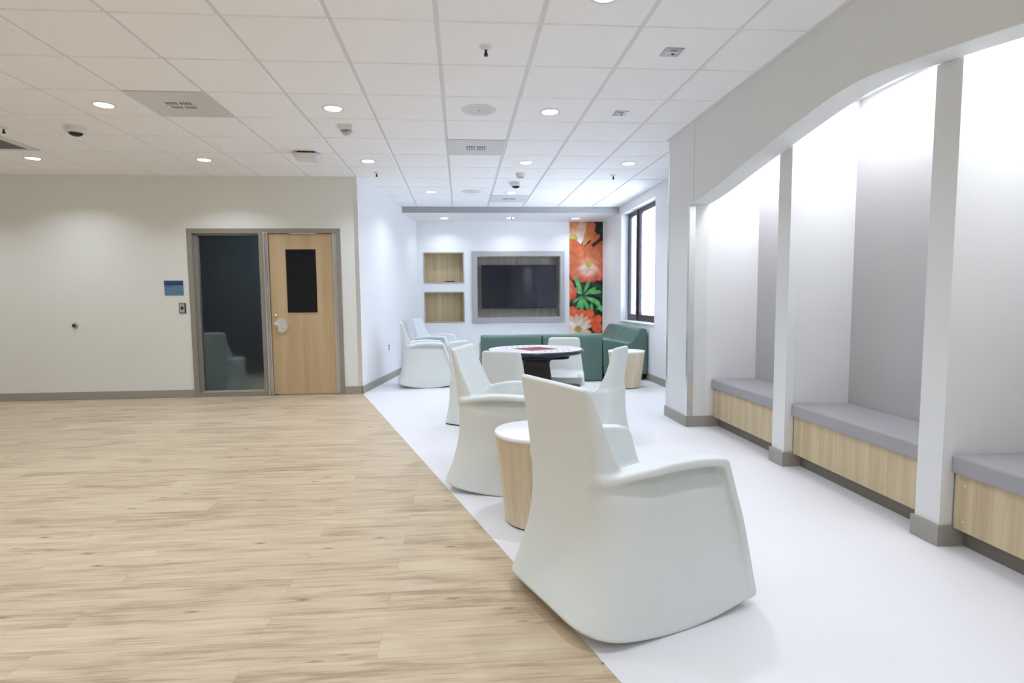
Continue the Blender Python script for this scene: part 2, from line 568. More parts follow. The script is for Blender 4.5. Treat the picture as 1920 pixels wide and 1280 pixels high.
m = MB(); m.prism([(-7.6, -4.1), (bline(-4.1), -4.1), (bline(7.66), 7.66), (-1.3, 7.9), (-1.3, 9.9), (-7.6, 9.9)], 2, -0.05, 0.0)
S(m.build("floor_wood", M["planks"]), "oak plank floor in long boards on the left of the room", "floor")
m = MB(); m.prism([(bline(-4.1), -4.1), (3.2, -4.1), (3.2, 11.5), (-1.3, 11.5), (-1.3, 7.9), (bline(7.66), 7.66)], 2, -0.05, 0.0)
S(m.build("floor_vinyl", M["vinyl"]), "white speckled vinyl floor on the right of the room", "floor")

def slab_wall(axis, a, b, u0, u1, z0, z1, holes):
    """solid wall with rectangular holes; axis 1: faces along Y from a to b (u = X); axis 0: along X (u = Y)"""
    us = sorted({u0, u1, *[h[0] for h in holes], *[h[1] for h in holes]})
    zs = sorted({z0, z1, *[h[2] for h in holes], *[h[3] for h in holes]})
    def solid(i, j):
        if i < 0 or j < 0 or i >= len(us) - 1 or j >= len(zs) - 1: return False
        cu, cz = (us[i] + us[i + 1]) / 2, (zs[j] + zs[j + 1]) / 2
        return not any(h[0] < cu < h[1] and h[2] < cz < h[3] for h in holes)
    bm = bmesh.new(); cache = {}
    def V(u, t, z):
        k = (round(u, 5), round(t, 5), round(z, 5))
        if k not in cache: cache[k] = bm.verts.new((u, t, z) if axis == 1 else (t, u, z))
        return cache[k]
    for i in range(len(us) - 1):
        for j in range(len(zs) - 1):
            if not solid(i, j): continue
            A, B, C, E = us[i], us[i + 1], zs[j], zs[j + 1]
            for t in (a, b): bm.faces.new((V(A, t, C), V(B, t, C), V(B, t, E), V(A, t, E)))
            if not solid(i - 1, j): bm.faces.new((V(A, a, C), V(A, b, C), V(A, b, E), V(A, a, E)))
            if not solid(i + 1, j): bm.faces.new((V(B, a, C), V(B, b, C), V(B, b, E), V(B, a, E)))
            if not solid(i, j - 1): bm.faces.new((V(A, a, C), V(B, a, C), V(B, b, C), V(A, b, C)))
            if not solid(i, j + 1): bm.faces.new((V(A, a, E), V(B, a, E), V(B, b, E), V(A, b, E)))
    mb = MB(); mb.bm.free(); mb.bm = bm
    return mb

YD = 7.66
S(slab_wall(1, YD, YD + .12, -7.6, -1.326, 0, 2.86, [(-3.45, -1.59, 0, 2.15)]).build("wall_door", M["warm"]), "warm white wall with the door and dark sidelight", "wall")
# slanted wall of the lounge
def slantx(y): return -1.325 + .1468 * (y - YD)
m = MB(); m.prism([(slantx(YD), YD), (slantx(11.2), 11.2), (slantx(11.2) - .12, 11.2), (slantx(YD) - .001, YD + .13)], 2, 0, 2.86)
S(m.build("wall_lounge_left", M["white"]), "white side wall of the lounge behind the two far rocking chairs", "wall")
YB = 11.1
HOLES = [(-.700, .078, 1.563, 2.157), (-.700, .080, .800, 1.400), (.325, 1.957, .886, 2.073)]
S(slab_wall(1, YB, YB + .30, -1.0, 3.0, 0, 2.86, HOLES).build("wall_back", M["white"]), "white back wall with television recess and two wood niches", "wall")
XW = 2.83
WIN = (8.15, 9.90, .835, 2.70)
S(slab_wall(0, XW, XW + .20, 5.60, 11.3, 0, 2.86, [WIN]).build("wall_window", M["white"]), "white wall on the right of the lounge holding the window", "wall")
S(MB().box(-7.7, -7.6, -4.1, 9.9, 0, 2.86).build("wall_left", M["warm"]), "plain warm white wall closing the room on the left", "wall")
S(MB().box(-7.7, 2.6, -4.2, -4.1, 0, 2.86).build("wall_rear", M["warm"]), "plain warm white wall behind the camera", "wall")
# room behind the door, its unlit look put into the dark wall colour
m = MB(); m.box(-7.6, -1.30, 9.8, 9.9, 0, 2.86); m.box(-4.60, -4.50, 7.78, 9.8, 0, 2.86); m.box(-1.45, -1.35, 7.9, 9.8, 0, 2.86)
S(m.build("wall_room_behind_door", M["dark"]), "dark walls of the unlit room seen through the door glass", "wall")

# arched wall on the right
XA = 2.155
arch = [(5.25, 2.105), (5.0, 2.128), (4.71, 2.169), (4.31, 2.236), (3.97, 2.286), (3.68, 2.330), (3.43, 2.364), (3.25, 2.384), (3.12, 2.392), (2.98, 2.391), (2.83, 2.379), (2.65, 2.353), (2.47, 2.327), (2.31, 2.303), (2.08, 2.266), (1.75, 2.212), (1.40, 2.150), (1.10, 2.105)]
af = spl(arch)
ys = np.linspace(5.25, 1.10, 64)
outline = [(-4.1, 0), (-4.1, 2.86), (5.81, 2.86), (5.81, 0), (5.25, 0)] + [(float(y), float(af(y))) for y in ys] + [(1.10, 0)]
m = MB(); m.prism(outline, 0, XA, 2.335)
S(m.build("wall_arch", M["arch"]), "off white wall with a long shallow arch over the bench alcoves", "wall")
m = MB()
m.box(2.336, XW + .1, 1.10, 5.25, 2.615, 2.66)
S(m.build("ceiling_alcove", M["niche"]), "white ceilings of the lit bench alcoves", "ceiling")
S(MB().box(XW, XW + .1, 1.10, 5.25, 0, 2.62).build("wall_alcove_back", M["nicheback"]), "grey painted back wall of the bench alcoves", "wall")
S(MB().box(2.3355, XW + .15, 5.25, 5.81, 0, 2.86).build("wall_alcove_end", M["niche"]), "white end wall of the farthest bench alcove", "wall")
DIV = [(3.92, 4.08), (2.56, 2.71), (1.21, 1.36)]
for k, (a, b) in enumerate(DIV):
    m = MB()
    m.box(2.345, 2.412, a, b, 0, 2.62)
    m.box(2.416, XW, a + .006, b - .006, 0, 2.62)
    S(m.build("column_divider_%d" % (k + 1), M["arch"]), ["white divider post between the two farthest benches", "white divider post between the middle and nearest benches", "white divider post past the nearest bench, mostly outside the picture"][k], "divider")
    t = MB()
    t.box(2.330, 2.344, a - .012, b + .012, 0, .104)
    t.box(2.344, 2.47, a - .012, a, 0, .104); t.box(2.344, 2.47, b, b + .012, 0, .104)
    S(t.build("baseboard_divider_%d" % (k + 1), M["base"]), ["taupe rubber base round the far divider post", "taupe rubber base round the near divider post", "taupe rubber base round the post outside the picture"][k], "baseboard")
# base boards
def bboard(name, label, boxes=None, pr=None):
    m = MB()
    for bx in boxes or []: m.box(*bx, bevel=.003, seg=1)
    for p in pr or []: m.prism(p, 2, 0, .102)
    S(m.build(name, M["base"]), label, "baseboard")
bboard("baseboard_door", "taupe rubber base along the warm white door wall", [(-7.6, -3.486, YD - .012, YD, 0, .102), (-1.554, -1.316, YD - .012, YD, 0, .102)])
bboard("baseboard_lounge_left", "taupe rubber base along the slanted lounge wall", pr=[[(slantx(YD - .012) + .0, YD - .012), (slantx(YD) + .012, YD - .012), (slantx(11.09) + .012, 11.09), (slantx(11.09), 11.09)]])
bboard("baseboard_window", "taupe rubber base under the window", [(XW - .012, XW, 5.81, 11.09, 0, .102)])
bboard("baseboard_back", "taupe rubber base along the back wall", [(-.80, XW - .013, YB - .012, YB, 0, .102)])
bboard("baseboard_pier", "taupe rubber base round the pier at the end of the arch", [(XA - .014, XA - .001, 5.237, 5.82, 0, .104), (XA - .001, 2.478, 5.237, 5.2499, 0, .104)])
bboard("baseboard_arch_near", "taupe rubber base along the near part of the arch wall", [(XA - .014, XA, -4.1, 1.11, 0, .104)])
# steel corner guards
def guard(name, label, boxes):
    m = MB()
    for b in boxes: m.box(*b, bevel=.001, seg=1)
    tag(m.build(name, M["steel"]), label, "corner guard", "steel corner guards")
guard("corner_guard", "tall stainless corner guard on the wall corner right of the wood door", [(-1.374, -1.322, YD - .003, YD, .104, 2.80), (-1.3255, -1.3222, YD, YD + .03, .104, 2.80)])
guard("corner_guard", "stainless corner guard on the lounge side edge of the arch pier", [(XA - .003, XA, 5.775, 5.812, .106, 2.75), (XA - .003, XA + .05, 5.810, 5.813, .106, 2.75)])
guard("corner_guard", "stainless corner guard beside the farthest bench on the arch pier", [(XA - .003, XA, 5.246, 5.29, .106, 2.09), (XA - .003, XA + .055, 5.245, 5.2485, .106, 2.09)])
m = MB(); m.box(XA - .0015, XA, 5.167, 5.170, 2.112, 2.83)
S(m.build("trim_arch_joint", M["greyplastic"]), "thin vertical panel joint above the end of the arch", "trim")

# suspended ceiling
TW, TX, TY = .6096, -.115, 3.446
VENT = {(-4, 2), (0, 4), (1, 9), (-8, 4)}
m = MB()
bm = m.bm
def tile(x0, x1, y0, y1):
    if x1 - x0 < .03 or y1 - y0 < .03: return
    e = .004
    a = [bm.verts.new(p) for p in ((x0, y0, CH + .009), (x1, y0, CH + .009), (x1, y1, CH + .009), (x0, y1, CH + .009))]
    b = [bm.verts.new(p) for p in ((x0 + e, y0 + e, CH), (x1 - e, y0 + e, CH), (x1 - e, y1 - e, CH), (x0 + e, y1 - e, CH))]
    bm.faces.new(b)
    for i in range(4):
        j = (i + 1) % 4
        bm.faces.new((a[i], a[j], b[j], b[i]))
for i in range(-13, 6):
    for j in range(-13, 12):
        if (i, j) in VENT: continue
        x0, y0 = TX + i * TW, TY + j * TW
        lim = XA - .012 if y0 + TW < 5.83 else (XW if y0 > 5.70 else XA - .012)
        a0, a1 = x0 + .013, x0 + TW - .013
        b0, b1 = y0 + .007, y0 + TW - .007
        if y0 < 5.815 < y0 + TW and x0 + TW > XA:
            tile(a0, min(a1, XA - .012), b0, b1)
            tile(max(a0, XA + .012), min(a1, XW), 5.83, b1)
            continue
        tile(max(a0, -7.6), min(a1, lim), max(b0, -4.1), min(b1, 10.03))
S(m.build("ceiling_tiles", M["ceiling"]), "white acoustic tiles of the suspended ceiling", "ceiling")
m = MB(); m.box(-7.6, 3.0, -4.1, 11.4, CH + .009, CH + .06)
S(m.build("ceiling_grid", M["grid"]), "white metal grid between the ceiling tiles", "ceiling")
m = MB(); m.box(XA - .022, XA, -4.1, 5.83, CH - .004, CH + .004); m.box(XA - .003, XA, -4.1, 5.83, CH - .02, CH)
S(m.build("trim_ceiling_arch", M["grid"]), "white wall angle where the ceiling meets the arch wall", "trim")
m = MB(); m.box(-1.1, XW, 10.03, YB, 2.742, CH + .009)
so = m.build("ceiling_soffit", M["white"])
S(so, "lowered soffit over the television wall", "ceiling")
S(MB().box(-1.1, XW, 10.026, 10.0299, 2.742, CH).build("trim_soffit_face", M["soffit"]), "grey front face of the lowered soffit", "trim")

# ------------------------------------------------------------------ door and sidelight
door = thing("door_1", "wood door with small dark window, taupe steel frame and dark glass sidelight", "door", (0, YD, 0), kind="structure")
m = MB()
m.box(-3.486, -3.425, -.014, .13, 0, 2.182); m.box(-1.612, -1.554, -.014, .13, 0, 2.182)
m.box(-3.426, -1.611, -.0135, .13, 2.122, 2.182)
m.box(-2.594, -2.500, -.012, .13, 0, 2.123)
m.box(-3.426, -2.593, -.012, .13, 0, .058)
m.box(-3.426, -3.382, .03, .10, .05, 2.123); m.box(-3.39, -2.59, .03, .10, 2.098, 2.123)
m.box(-2.51, -2.470, .03, .13, 0, 2.123)
m.build("door_frame", M["frame"], door)
m = MB(); m.box(-3.382, -2.594, .034, .040, .058, .078); m.box(-3.40, -2.594, -.004, .03, .056, .062)
m.build("glazing_bead", M["alu"], door)
m = MB(); m.box(-3.385, -2.592, .055, .061, .06, 2.11)
m.build("sidelight_glass", M["frosted"], door)
# leaf with opening for the small window
lf = slab_wall(1, .012, .056, -2.476, -1.664, .016, 2.116, [(-2.268, -1.880, 1.090, 1.918)]).build("door_leaf", M["doorwood"], door)
MB().box(-2.27, -1.878, .030, .036, 1.088, 1.92).build("vision_panel", M["darkpane"], lf)
m = MB(); m.box(-2.272, -1.876, .006, .012, 1.080, 1.090)
m.build("window_bead", M["ash"], lf)
m = MB(); m.box(-1.664, -1.646, -.004, .03, .016, 2.12); m.box(-1.645, -1.630, -.010, .03, .016, 2.12, .003); m.box(-1.629, -1.612, -.005, .03, .016, 2.12)
m.build("continuous_hinge", M["alu"], door)
m = MB(); m.box(-2.533, -2.512, -.034, .0, .004, 2.13, .003); m.box(-2.511, -2.497, -.024, .0, .004, 2.13, .003); m.box(-2.496, -2.478, -.014, .012, .004, 2.13, .002)
m.build("latch_guard", M["alu"], door)
m = MB(); m.box(-2.20, -1.86, -.012, .012, 2.112, 2.132)
m.build("door_position_switch", M["alu"], door)
# anti-ligature handle: rounded escutcheon with a sloping thumb lever
m = MB()
pts = []
for k in range(40):
    a = 2 * PI * k / 40
    x, z = .086 * math.cos(a), .093 * math.sin(a)
    if x < -.045 and z < 0: x = -.045
    pts.append((x, z))
m.prism([(-2.352 + p[0], .925 + p[1]) for p in pts], 1, -.012, .012)
bmesh.ops.bevel(m.bm, geom=[e for e in m.bm.edges if abs(e.verts[0].co.y + .012) < 1e-4 and abs(e.verts[1].co.y + .012) < 1e-4], offset=.01, segments=3, affect="EDGES")
hp = m.build("handle_plate", M["steel"], door, smooth=50)
m = MB(); m.lathe([(.028, 0), (.028, .02), (.022, .032), (0.001, .034)], 20)
k0 = m.build("lever_hub", M["steel"], hp, smooth=40)
k0.location = (-2.41, -.010, .955); k0.rotation_euler = (PI / 2, 0, 0)
m = MB(); m.tube([(-2.41, -.040, .957), (-2.38, -.046, .945), (-2.35, -.046, .925), (-2.325, -.040, .905), (-2.31, -.02, .893)], .010)
m.build("lever", M["steel"], hp, smooth=60)
m = MB(); m.lathe([(.017, 0), (.017, .012), (.012, .016), (.001, .017)], 18)
k1 = m.build("lock_cylinder", M["steel"], door, smooth=40)
k1.location = (-2.415, .012, 1.06); k1.rotation_euler = (PI / 2, 0, 0)

# chair seen through the frosted sidelight is built further below
# wall sign, card reader, bumper
sg = thing("room_sign", "blue room sign plate on the wall left of the dark sidelight", "sign", (-3.678, YD, 1.427))
MB().box(-.117, .117, -.008, 0, -.093, .093, .002).build("sign_plate", M["blue"], sg)
MB().box(-.117, .117, -.0095, -.0085, .033, .093).build("header_band", M["bluedark"], sg)
MB().box(-.098, -.025, -.0092, -.0080, .010, .020).build("text_line", M["bluemid"], sg)
MB().box(.02, .10, -.0092, -.0080, -.068, -.060).build("text_line", M["bluemid"], sg)
MB().box(-.01, .07, -.0105, -.0094, .068, .080).build("header_mark", M["bluemid"], sg)
rd = thing("card_reader", "small grey card reader with black edge below the blue sign", "card reader", (-3.585, YD, 1.167))
MB().box(-.042, .042, -.012, 0, -.066, .066, .004).build("back_box", M["black"], rd)
MB().box(-.034, .030, -.017, -.011, -.058, .058, .003).build("face_plate", M["greyplastic"], rd)
MB().box(-.016, .016, -.019, -.0165, -.018, .018, .001).build("sensor_window", M["screen"], rd)
bp = thing("wall_bumper", "small round grey bumper low on the left of the warm white wall", "wall bumper", (-4.919, YD, .959))
m = MB(); m.lathe([(.036, 0), (.036, .008), (.030, .014), (.012, .016), (.012, .03), (.001, .031)], 24)
o = m.build("rose", M["greyplastic"], bp, smooth=35); o.rotation_euler = (PI / 2, 0, 0)
m = MB(); m.lathe([(.016, .014), (.018, .03), (.014, .042), (.001, .045)], 20)
o = m.build("rubber_tip", M["black"], bp, smooth=45); o.rotation_euler = (PI / 2, 0, 0)
ou = thing("wall_outlet", "small dark wall outlet low on the white lounge wall near the far rockers", "outlet", (slantx(8.98), 8.98, .508), -math.atan(.1468))
m = MB(); m.box(0, .006, -.036, .036, -.058, .058, .002); m.build("cover_plate", M["plastic"], ou)
for dz in (-.025, .025):
    MB().box(.0055, .008, -.020, .020, dz - .018, dz + .018, .002).build("socket", M["black"], ou)

# ------------------------------------------------------------------ back wall fittings
def shelf(x0, x1, z0, z1, label):
    t = thing("recessed_shelf", label, "shelf niche", ((x0 + x1) / 2, YB, z0), group="wood-lined wall niches")
    w, h = (x1 - x0) / 2 - .0015, z1 - z0 - .003
    m = MB()
    f = .016
    m.box(-w, w, -.012, .235, 0.0015, f); m.box(-w, w, -.012, .235, h - f, h)
    m.box(-w, -w + f, -.012, .235, f, h - f); m.box(w - f, w, -.012, .235, f, h - f)
    m.build("niche_frame", M["tvframe"], t)
    m = MB(); m.box(-w + f, w - f, .215, .235, f, h - f)
    m.build("back_panel", M["ash"], t)
    m = MB(); m.box(-w + f, w - f, -.005, .214, f, f + .006); m.box(-w + f, -w + f + .006, 0, .214, f + .006, h - f); m.box(w - f - .006, w - f, 0, .214, f + .006, h - f); m.box(-w + f + .006, w - f - .006, 0, .214, h - f - .006, h - f)
    m.build("lining", M["ash"], t)
    return t
shelf(*HOLES[0], "upper wood-lined wall niche left of the television, holding a remote")
shelf(*HOLES[1], "lower empty wood-lined wall niche left of the television")
rc = thing("remote_control", "black remote control lying in the upper wood niche", "remote control", (-.20, YB + .03, HOLES[0][2] + .0235))
MB().box(-.085, .085, -.022, .022, 0, .018, .004).build("body", M["black"], rc)
m = MB()
for i in range(6): m.box(-.065 + i * .022, -.053 + i * .022, -.010, .010, .018, .0195)
m.build("buttons", M["greyplastic"], rc)
en = thing("television_enclosure", "grey framed clear-fronted enclosure around the wall television", "enclosure", (1.141, YB, .886))
m = MB()
W2, H2 = .816, 1.187
m.box(-.916, .900, -.030, -.001, -.098, 0.0, .004); m.box(-.916, .900, -.030, -.001, H2, H2 + .098, .004)
m.box(-.916, -W2 + .004, -.0305, -.001, -.002, H2 + .002, .004); m.box(W2 - .004, .900, -.0305, -.001, -.002, H2 + .002, .004)
m.build("enclosure_frame", M["tvframe"], en)
m = MB(); m.box(-W2 + .002, W2 - .002, .235, .255, 0.002, H2 - .002)
m.build("back_panel", M["greige"], en)
m = MB(); m.box(-W2 + .002, -W2 + .014, 0, .235, .002, H2 - .002); m.box(W2 - .014, W2 - .002, 0, .235, .002, H2 - .002); m.box(-W2 + .014, W2 - .014, 0, .235, .002, .014); m.box(-W2 + .014, W2 - .014, 0, .235, H2 - .014, H2 - .002)
m.build("side_lining", M["tvframe"], en)
MB().box(-W2 + .003, W2 - .003, -.022, -.016, .003, H2 - .003).build("clear_cover", M["cover"], en)
for (sx, sz) in [(-.87, -.05), (-.3, -.05), (.3, -.05), (.86, -.05), (.86, .4), (.86, .8)]:
    m = MB(); m.lathe([(.007, 0), (.005, .003), (.001, .004)], 10)
    o = m.build("screw", M["steel"], en, smooth=50); o.location = (sx, -.030, sz); o.rotation_euler = (PI / 2, 0, 0)
tv = thing("television", "wide black television screen inside the grey wall enclosure", "television", (1.155, YB + .10, 1.062))
MB().box(-.735, .735, 0, .045, 0, .85, .004).build("housing", M["black"], tv)
MB().box(-.722, .722, -.003, .001, .014, .838).build("screen", M["screen"], tv)
MB().box(-.2, .2, .045, .134, .25, .6).build("wall_mount", M["black"], tv)

# flower artwork: colour image computed per vertex
def hexc(r, g, b): return np.array([(c / 255) ** 2.2 for c in (r, g, b)])
def paint_flowers():
    nx, nz = 110, 366
    U, Vv = np.meshgrid(np.linspace(0, 1, nx), np.linspace(0, 1, nz), indexing="ij")
    x = U * 1.0; y = Vv * 3.31                       # units: panel widths, y up
    rng = np.random.RandomState(3)
    C = np.zeros((nx, nz, 3)) + hexc(18, 20, 16)
    nz1 = np.sin(7 * x + 3 * np.sin(5 * y)) * np.sin(11 * y + 2 * np.sin(6 * x))
    C = C + (nz1[..., None] > .55) * (hexc(40, 60, 30) - C)
    def petal(cx, cy, ang, L, W, tip, mid, root, veins=10):
        nonlocal C
        a, b = math.cos(ang), math.sin(ang)
        s = ((x - cx) * a + (y - cy) * b) / L
        t = (-(x - cx) * b + (y - cy) * a) / W
        wdt = np.sqrt(np.clip(s, 0, 1)) * np.clip(1.02 - np.clip(s, 0, 1) ** 4, 0, 1) ** .6
        msk = (s > 0) & (s < 1) & (np.abs(t) < wdt)
        q = np.clip(s, 0, 1)[..., None]
        col = np.where(q < .45, root + (mid - root) * (q / .45), mid + (tip - mid) * ((q - .45) / .55))
        col = col * rng.uniform(.86, 1.12) * (1 + .10 * np.sin(veins * t)[..., None] * q) * (1 - .16 * np.clip((np.abs(t) / (wdt + 1e-6) - .72) / .28, 0, 1))[..., None]
        C = np.where(msk[..., None], col, C)
    def flower(cx, cy, n, R, W, a0, tip, mid, root, da=0.0, spread=2 * PI, rj=.08):
        for k in range(n):
            petal(cx, cy, a0 + spread * k / n + rng.uniform(-rj, rj), R * rng.uniform(.92, 1.05), W, tip, mid, root, rng.uniform(8, 14))
    O1, O2, O3 = hexc(214, 92, 40), hexc(226, 120, 62), hexc(240, 205, 180)
    R1, R2, R3 = hexc(214, 70, 34), hexc(228, 110, 70), hexc(242, 225, 205)
    # top flower, cropped
    flower(.06, 2.80, 9, .75, .20, .2, hexc(205, 95, 45), hexc(228, 150, 95), hexc(238, 226, 214), spread=PI)
    petal(.30, 2.62, 1.45, .75, .20, hexc(214, 150, 90), hexc(232, 205, 190), hexc(236, 232, 238))
    petal(.42, 2.62, 1.15, .75, .17, hexc(205, 95, 45), hexc(222, 130, 70), hexc(225, 160, 110))
    petal(.60, 2.65, .75, .42, .09, O1, O2, O2)
    d = np.hypot((x - .10) / .14, (y - 2.83) / .12); C = np.where((d < 1)[..., None], hexc(205, 190, 70) * (1 - .25 * np.clip(d, 0, 1))[..., None], C)
    # big middle flower
    for an, L, W in [(2.2, 1.0, .27), (2.75, .85, .24), (.95, .95, .26), (.45, .85, .24), (3.3, .8, .2), (-.15, .7, .2)]:
        petal(.58, 1.98, an, L, W, hexc(200, 86, 40), hexc(216, 112, 62), hexc(232, 190, 165))
    for an, L, W in [(1.95, .72, .22), (1.57, .72, .21), (1.15, .72, .22)]:
        petal(.58, 1.95, an, L, W, hexc(205, 100, 55), hexc(222, 128, 80), hexc(238, 205, 190))
    for an, L, W in [(3.75, .62, .24), (-.65, .60, .24), (-2.05, .52, .22), (-1.2, .50, .22), (-1.6, .48, .24)]:
        petal(.56, 2.00, an, L, W, R1, hexc(236, 150, 115), hexc(246, 228, 205))
    d = np.hypot((x - .56) / .28, (y - 1.90) / .20); k = np.clip(1.15 - d, 0, 1)[..., None]; C = C + (hexc(248, 232, 215) - C) * k * .8
    for _ in range(36):
        px, py = .56 + rng.normal(0, .09), 1.86 + rng.normal(0, .05)
        C = np.where((np.hypot(x - px, y - py) < .014)[..., None], hexc(205, 140, 150), C)
    d = np.hypot((x - .58) / .09, (y - 2.04) / .085); C = np.where((d < 1)[..., None], hexc(206, 196, 60) * (1.05 - .35 * np.sin(d * 9) ** 2)[..., None], C)
    # left bud below
    petal(.0, 1.62, -1.35, .62, .16, R1, R2, O2); petal(.06, 1.38, -1.9, .5, .16, R1, hexc(225, 90, 50), R2); petal(.10, 1.25, .6, .22, .07, R1, R2, R2)
    # leaves
    G1, G2, G3 = hexc(70, 165, 85), hexc(105, 200, 115), hexc(60, 140, 72)
    for cx, cy, an, L, W in [(.38, 1.18, 1.95, .55, .085), (.42, 1.20, 1.1, .42, .07), (.45, 1.15, .55, .42, .075), (.52, 1.22, .05, .44, .085), (.45, 1.10, -.4, .52, .09), (.70, 1.02, -.75, .35, .08),
                             (.40, 1.12, -2.0, .40, .07), (.36, 1.14, -1.55, .48, .08), (.40, 1.1, -1.15, .42, .075), (.34, 1.1, -2.5, .30, .05), (.38, 1.18, 2.6, .2, .06), (.66, .92, -1.5, .28, .06), (.85, .85, -.9, .25, .07), (.80, .72, .3, .22, .06)]:
        petal(cx, cy, an, L, W, G1, G2, G3, 3)
    # bottom flower
    for cx, cy, r in [(.08, .62, .20), (.36, .60, .14), (.60, .58, .15), (.86, .42, .14), (.68, .36, .13), (.85, .16, .17), (.12, .45, .16), (.50, .42, .14)]:
        d = np.hypot((x - cx) / r, (y - cy) / (r * .95))
        C = np.where((d < 1)[..., None], (hexc(232, 100, 55) * (1.05 - .12 * d - .3 * np.clip((d - .88) / .12, 0, 1))[..., None]), C)
    flower(.24, .15, 16, .46, .09, .1, hexc(236, 170, 130), hexc(246, 226, 205), hexc(246, 238, 215))
    d = np.hypot((x - .26) / .11, (y - .13) / .10); C = np.where((d < 1)[..., None], hexc(200, 165, 75) * (1.1 - .5 * np.abs(np.sin(8 * d)))[..., None], C)
    for _ in range(2):
        K = C.copy()
        K[1:-1] += C[2:] + C[:-2]; K[1:-1] /= 3
        C = K.copy(); K[:, 1:-1] += C[:, 2:] + C[:, :-2]; K[:, 1:-1] /= 3
        C = K
    C = C * (1 + .16 * np.sin(9 * x + 4 * np.sin(6 * y))[..., None] * np.sin(13 * y + 3 * np.sin(7 * x))[..., None])
    return np.clip(C, 0, 1), nx, nz
def grid_mesh(name, C, nx, nz, w, h, matl, parent):
    vs = [(w * i / (nx - 1), 0, h * j / (nz - 1)) for i in range(nx) for j in range(nz)]
    fs = [(i * nz + j, (i + 1) * nz + j, (i + 1) * nz + j + 1, i * nz + j + 1) for i in range(nx - 1) for j in range(nz - 1)]
    me = D.meshes.new(name); me.from_pydata(vs, [], fs)
    ca = me.color_attributes.new("print", "FLOAT_COLOR", "POINT")
    rgba = np.ones((nx * nz, 4)); rgba[:, :3] = C.reshape(-1, 3)
    ca.data.foreach_set("color", rgba.ravel())
    me.materials.append(matl)
    o = D.objects.new(name, me)
    return link(o, parent)
ar = thing("flower_wall_picture", "tall print of orange flowers beside the television enclosure", "artwork", (2.140, YB, .555))
MB().box(0, .663, -.008, -.0004, 0, 2.18).build("backing_board", M["drumtop"], ar)
C, nx, nz = paint_flowers()
o = grid_mesh("flower_print", C, nx, nz, .663, 2.18, M["print"], ar); o.location = (0, -.0085, 0)

# ------------------------------------------------------------------ window
wn = thing("window_1", "dark framed two-pane window with white blinds on the right wall", "window", (XW + .125, 0, 0), kind="structure")
y0, y1, z0, z1 = WIN
m = MB()
fw = .075
ymul = 9.385
m.box(0, .06, y0 + .001, y1 - .001, z0 + .02, z0 + .02 + fw + .035, .003); m.box(0, .06, y0 + .001, y1 - .001, z1 - .001 - fw, z1 - .001, .003)
m.box(0.001, .059, y0 + .001, y0 + .08, z0 + .03, z1 - .01); m.box(0.001, .059, y1 - .085, y1 - .001, z0 + .03, z1 - .01)
m.box(-.012, .059, ymul - .045, ymul - .004, z0 + .03, z1 - .01); m.box(0.001, .059, ymul + .004, ymul + .055, z0 + .03, z1 - .01)
m.box(0.02, .059, ymul - .01, ymul + .01, z0 + .03, z1 - .01)
m.box(0.001, .059, ymul - .13, ymul - .04, z0 + .03, z1 - .01)
m.build("window_frame", M["bronze"], wn)
m = MB(); m.box(.012, .016, y0 + .07, ymul - .10, z0 + .1, z1 - .06); m.box(.012, .016, ymul + .04, y1 - .07, z0 + .1, z1 - .06)
m.build("glass_pane", M["pane"], wn)
m = MB()
zz = z0 + .14
while zz < z1 - .08:
    for a, b in ((y0 + .082, ymul - .131), (ymul + .056, y1 - .086)):
        m.prism([(.030, zz + .0035), (.044, zz - .0065), (.0445, zz - .006), (.0305, zz + .004)], 1, a, b)
    zz += .0165
m.build("blind", M["blind"], wn)
m = MB()
for zc in (z0 + .25, (z0 + z1) / 2 - .1, z1 - .25): m.box(-.022, -.010, ymul - .030, ymul - .010, zc - .02, zc + .02, .002)
m.build("window_latch", M["alu"], wn)
m = MB(); m.box(XW - .02, XW + .125, y0 - .0, y1 + .0, z0 - .0005, z0 + .020, .003)
S(m.build("trim_window_sill", M["sill"]), "white window sill under the dark framed window", "trim")
S(MB().box(3.30, 3.36, 7.3, 10.7, .2, 3.2).build("wall_daylight_beyond_window", emis("overcast_sky", (.80, .88, 1.0), 5.5)), "bright overcast sky seen through the window blinds", "sky")

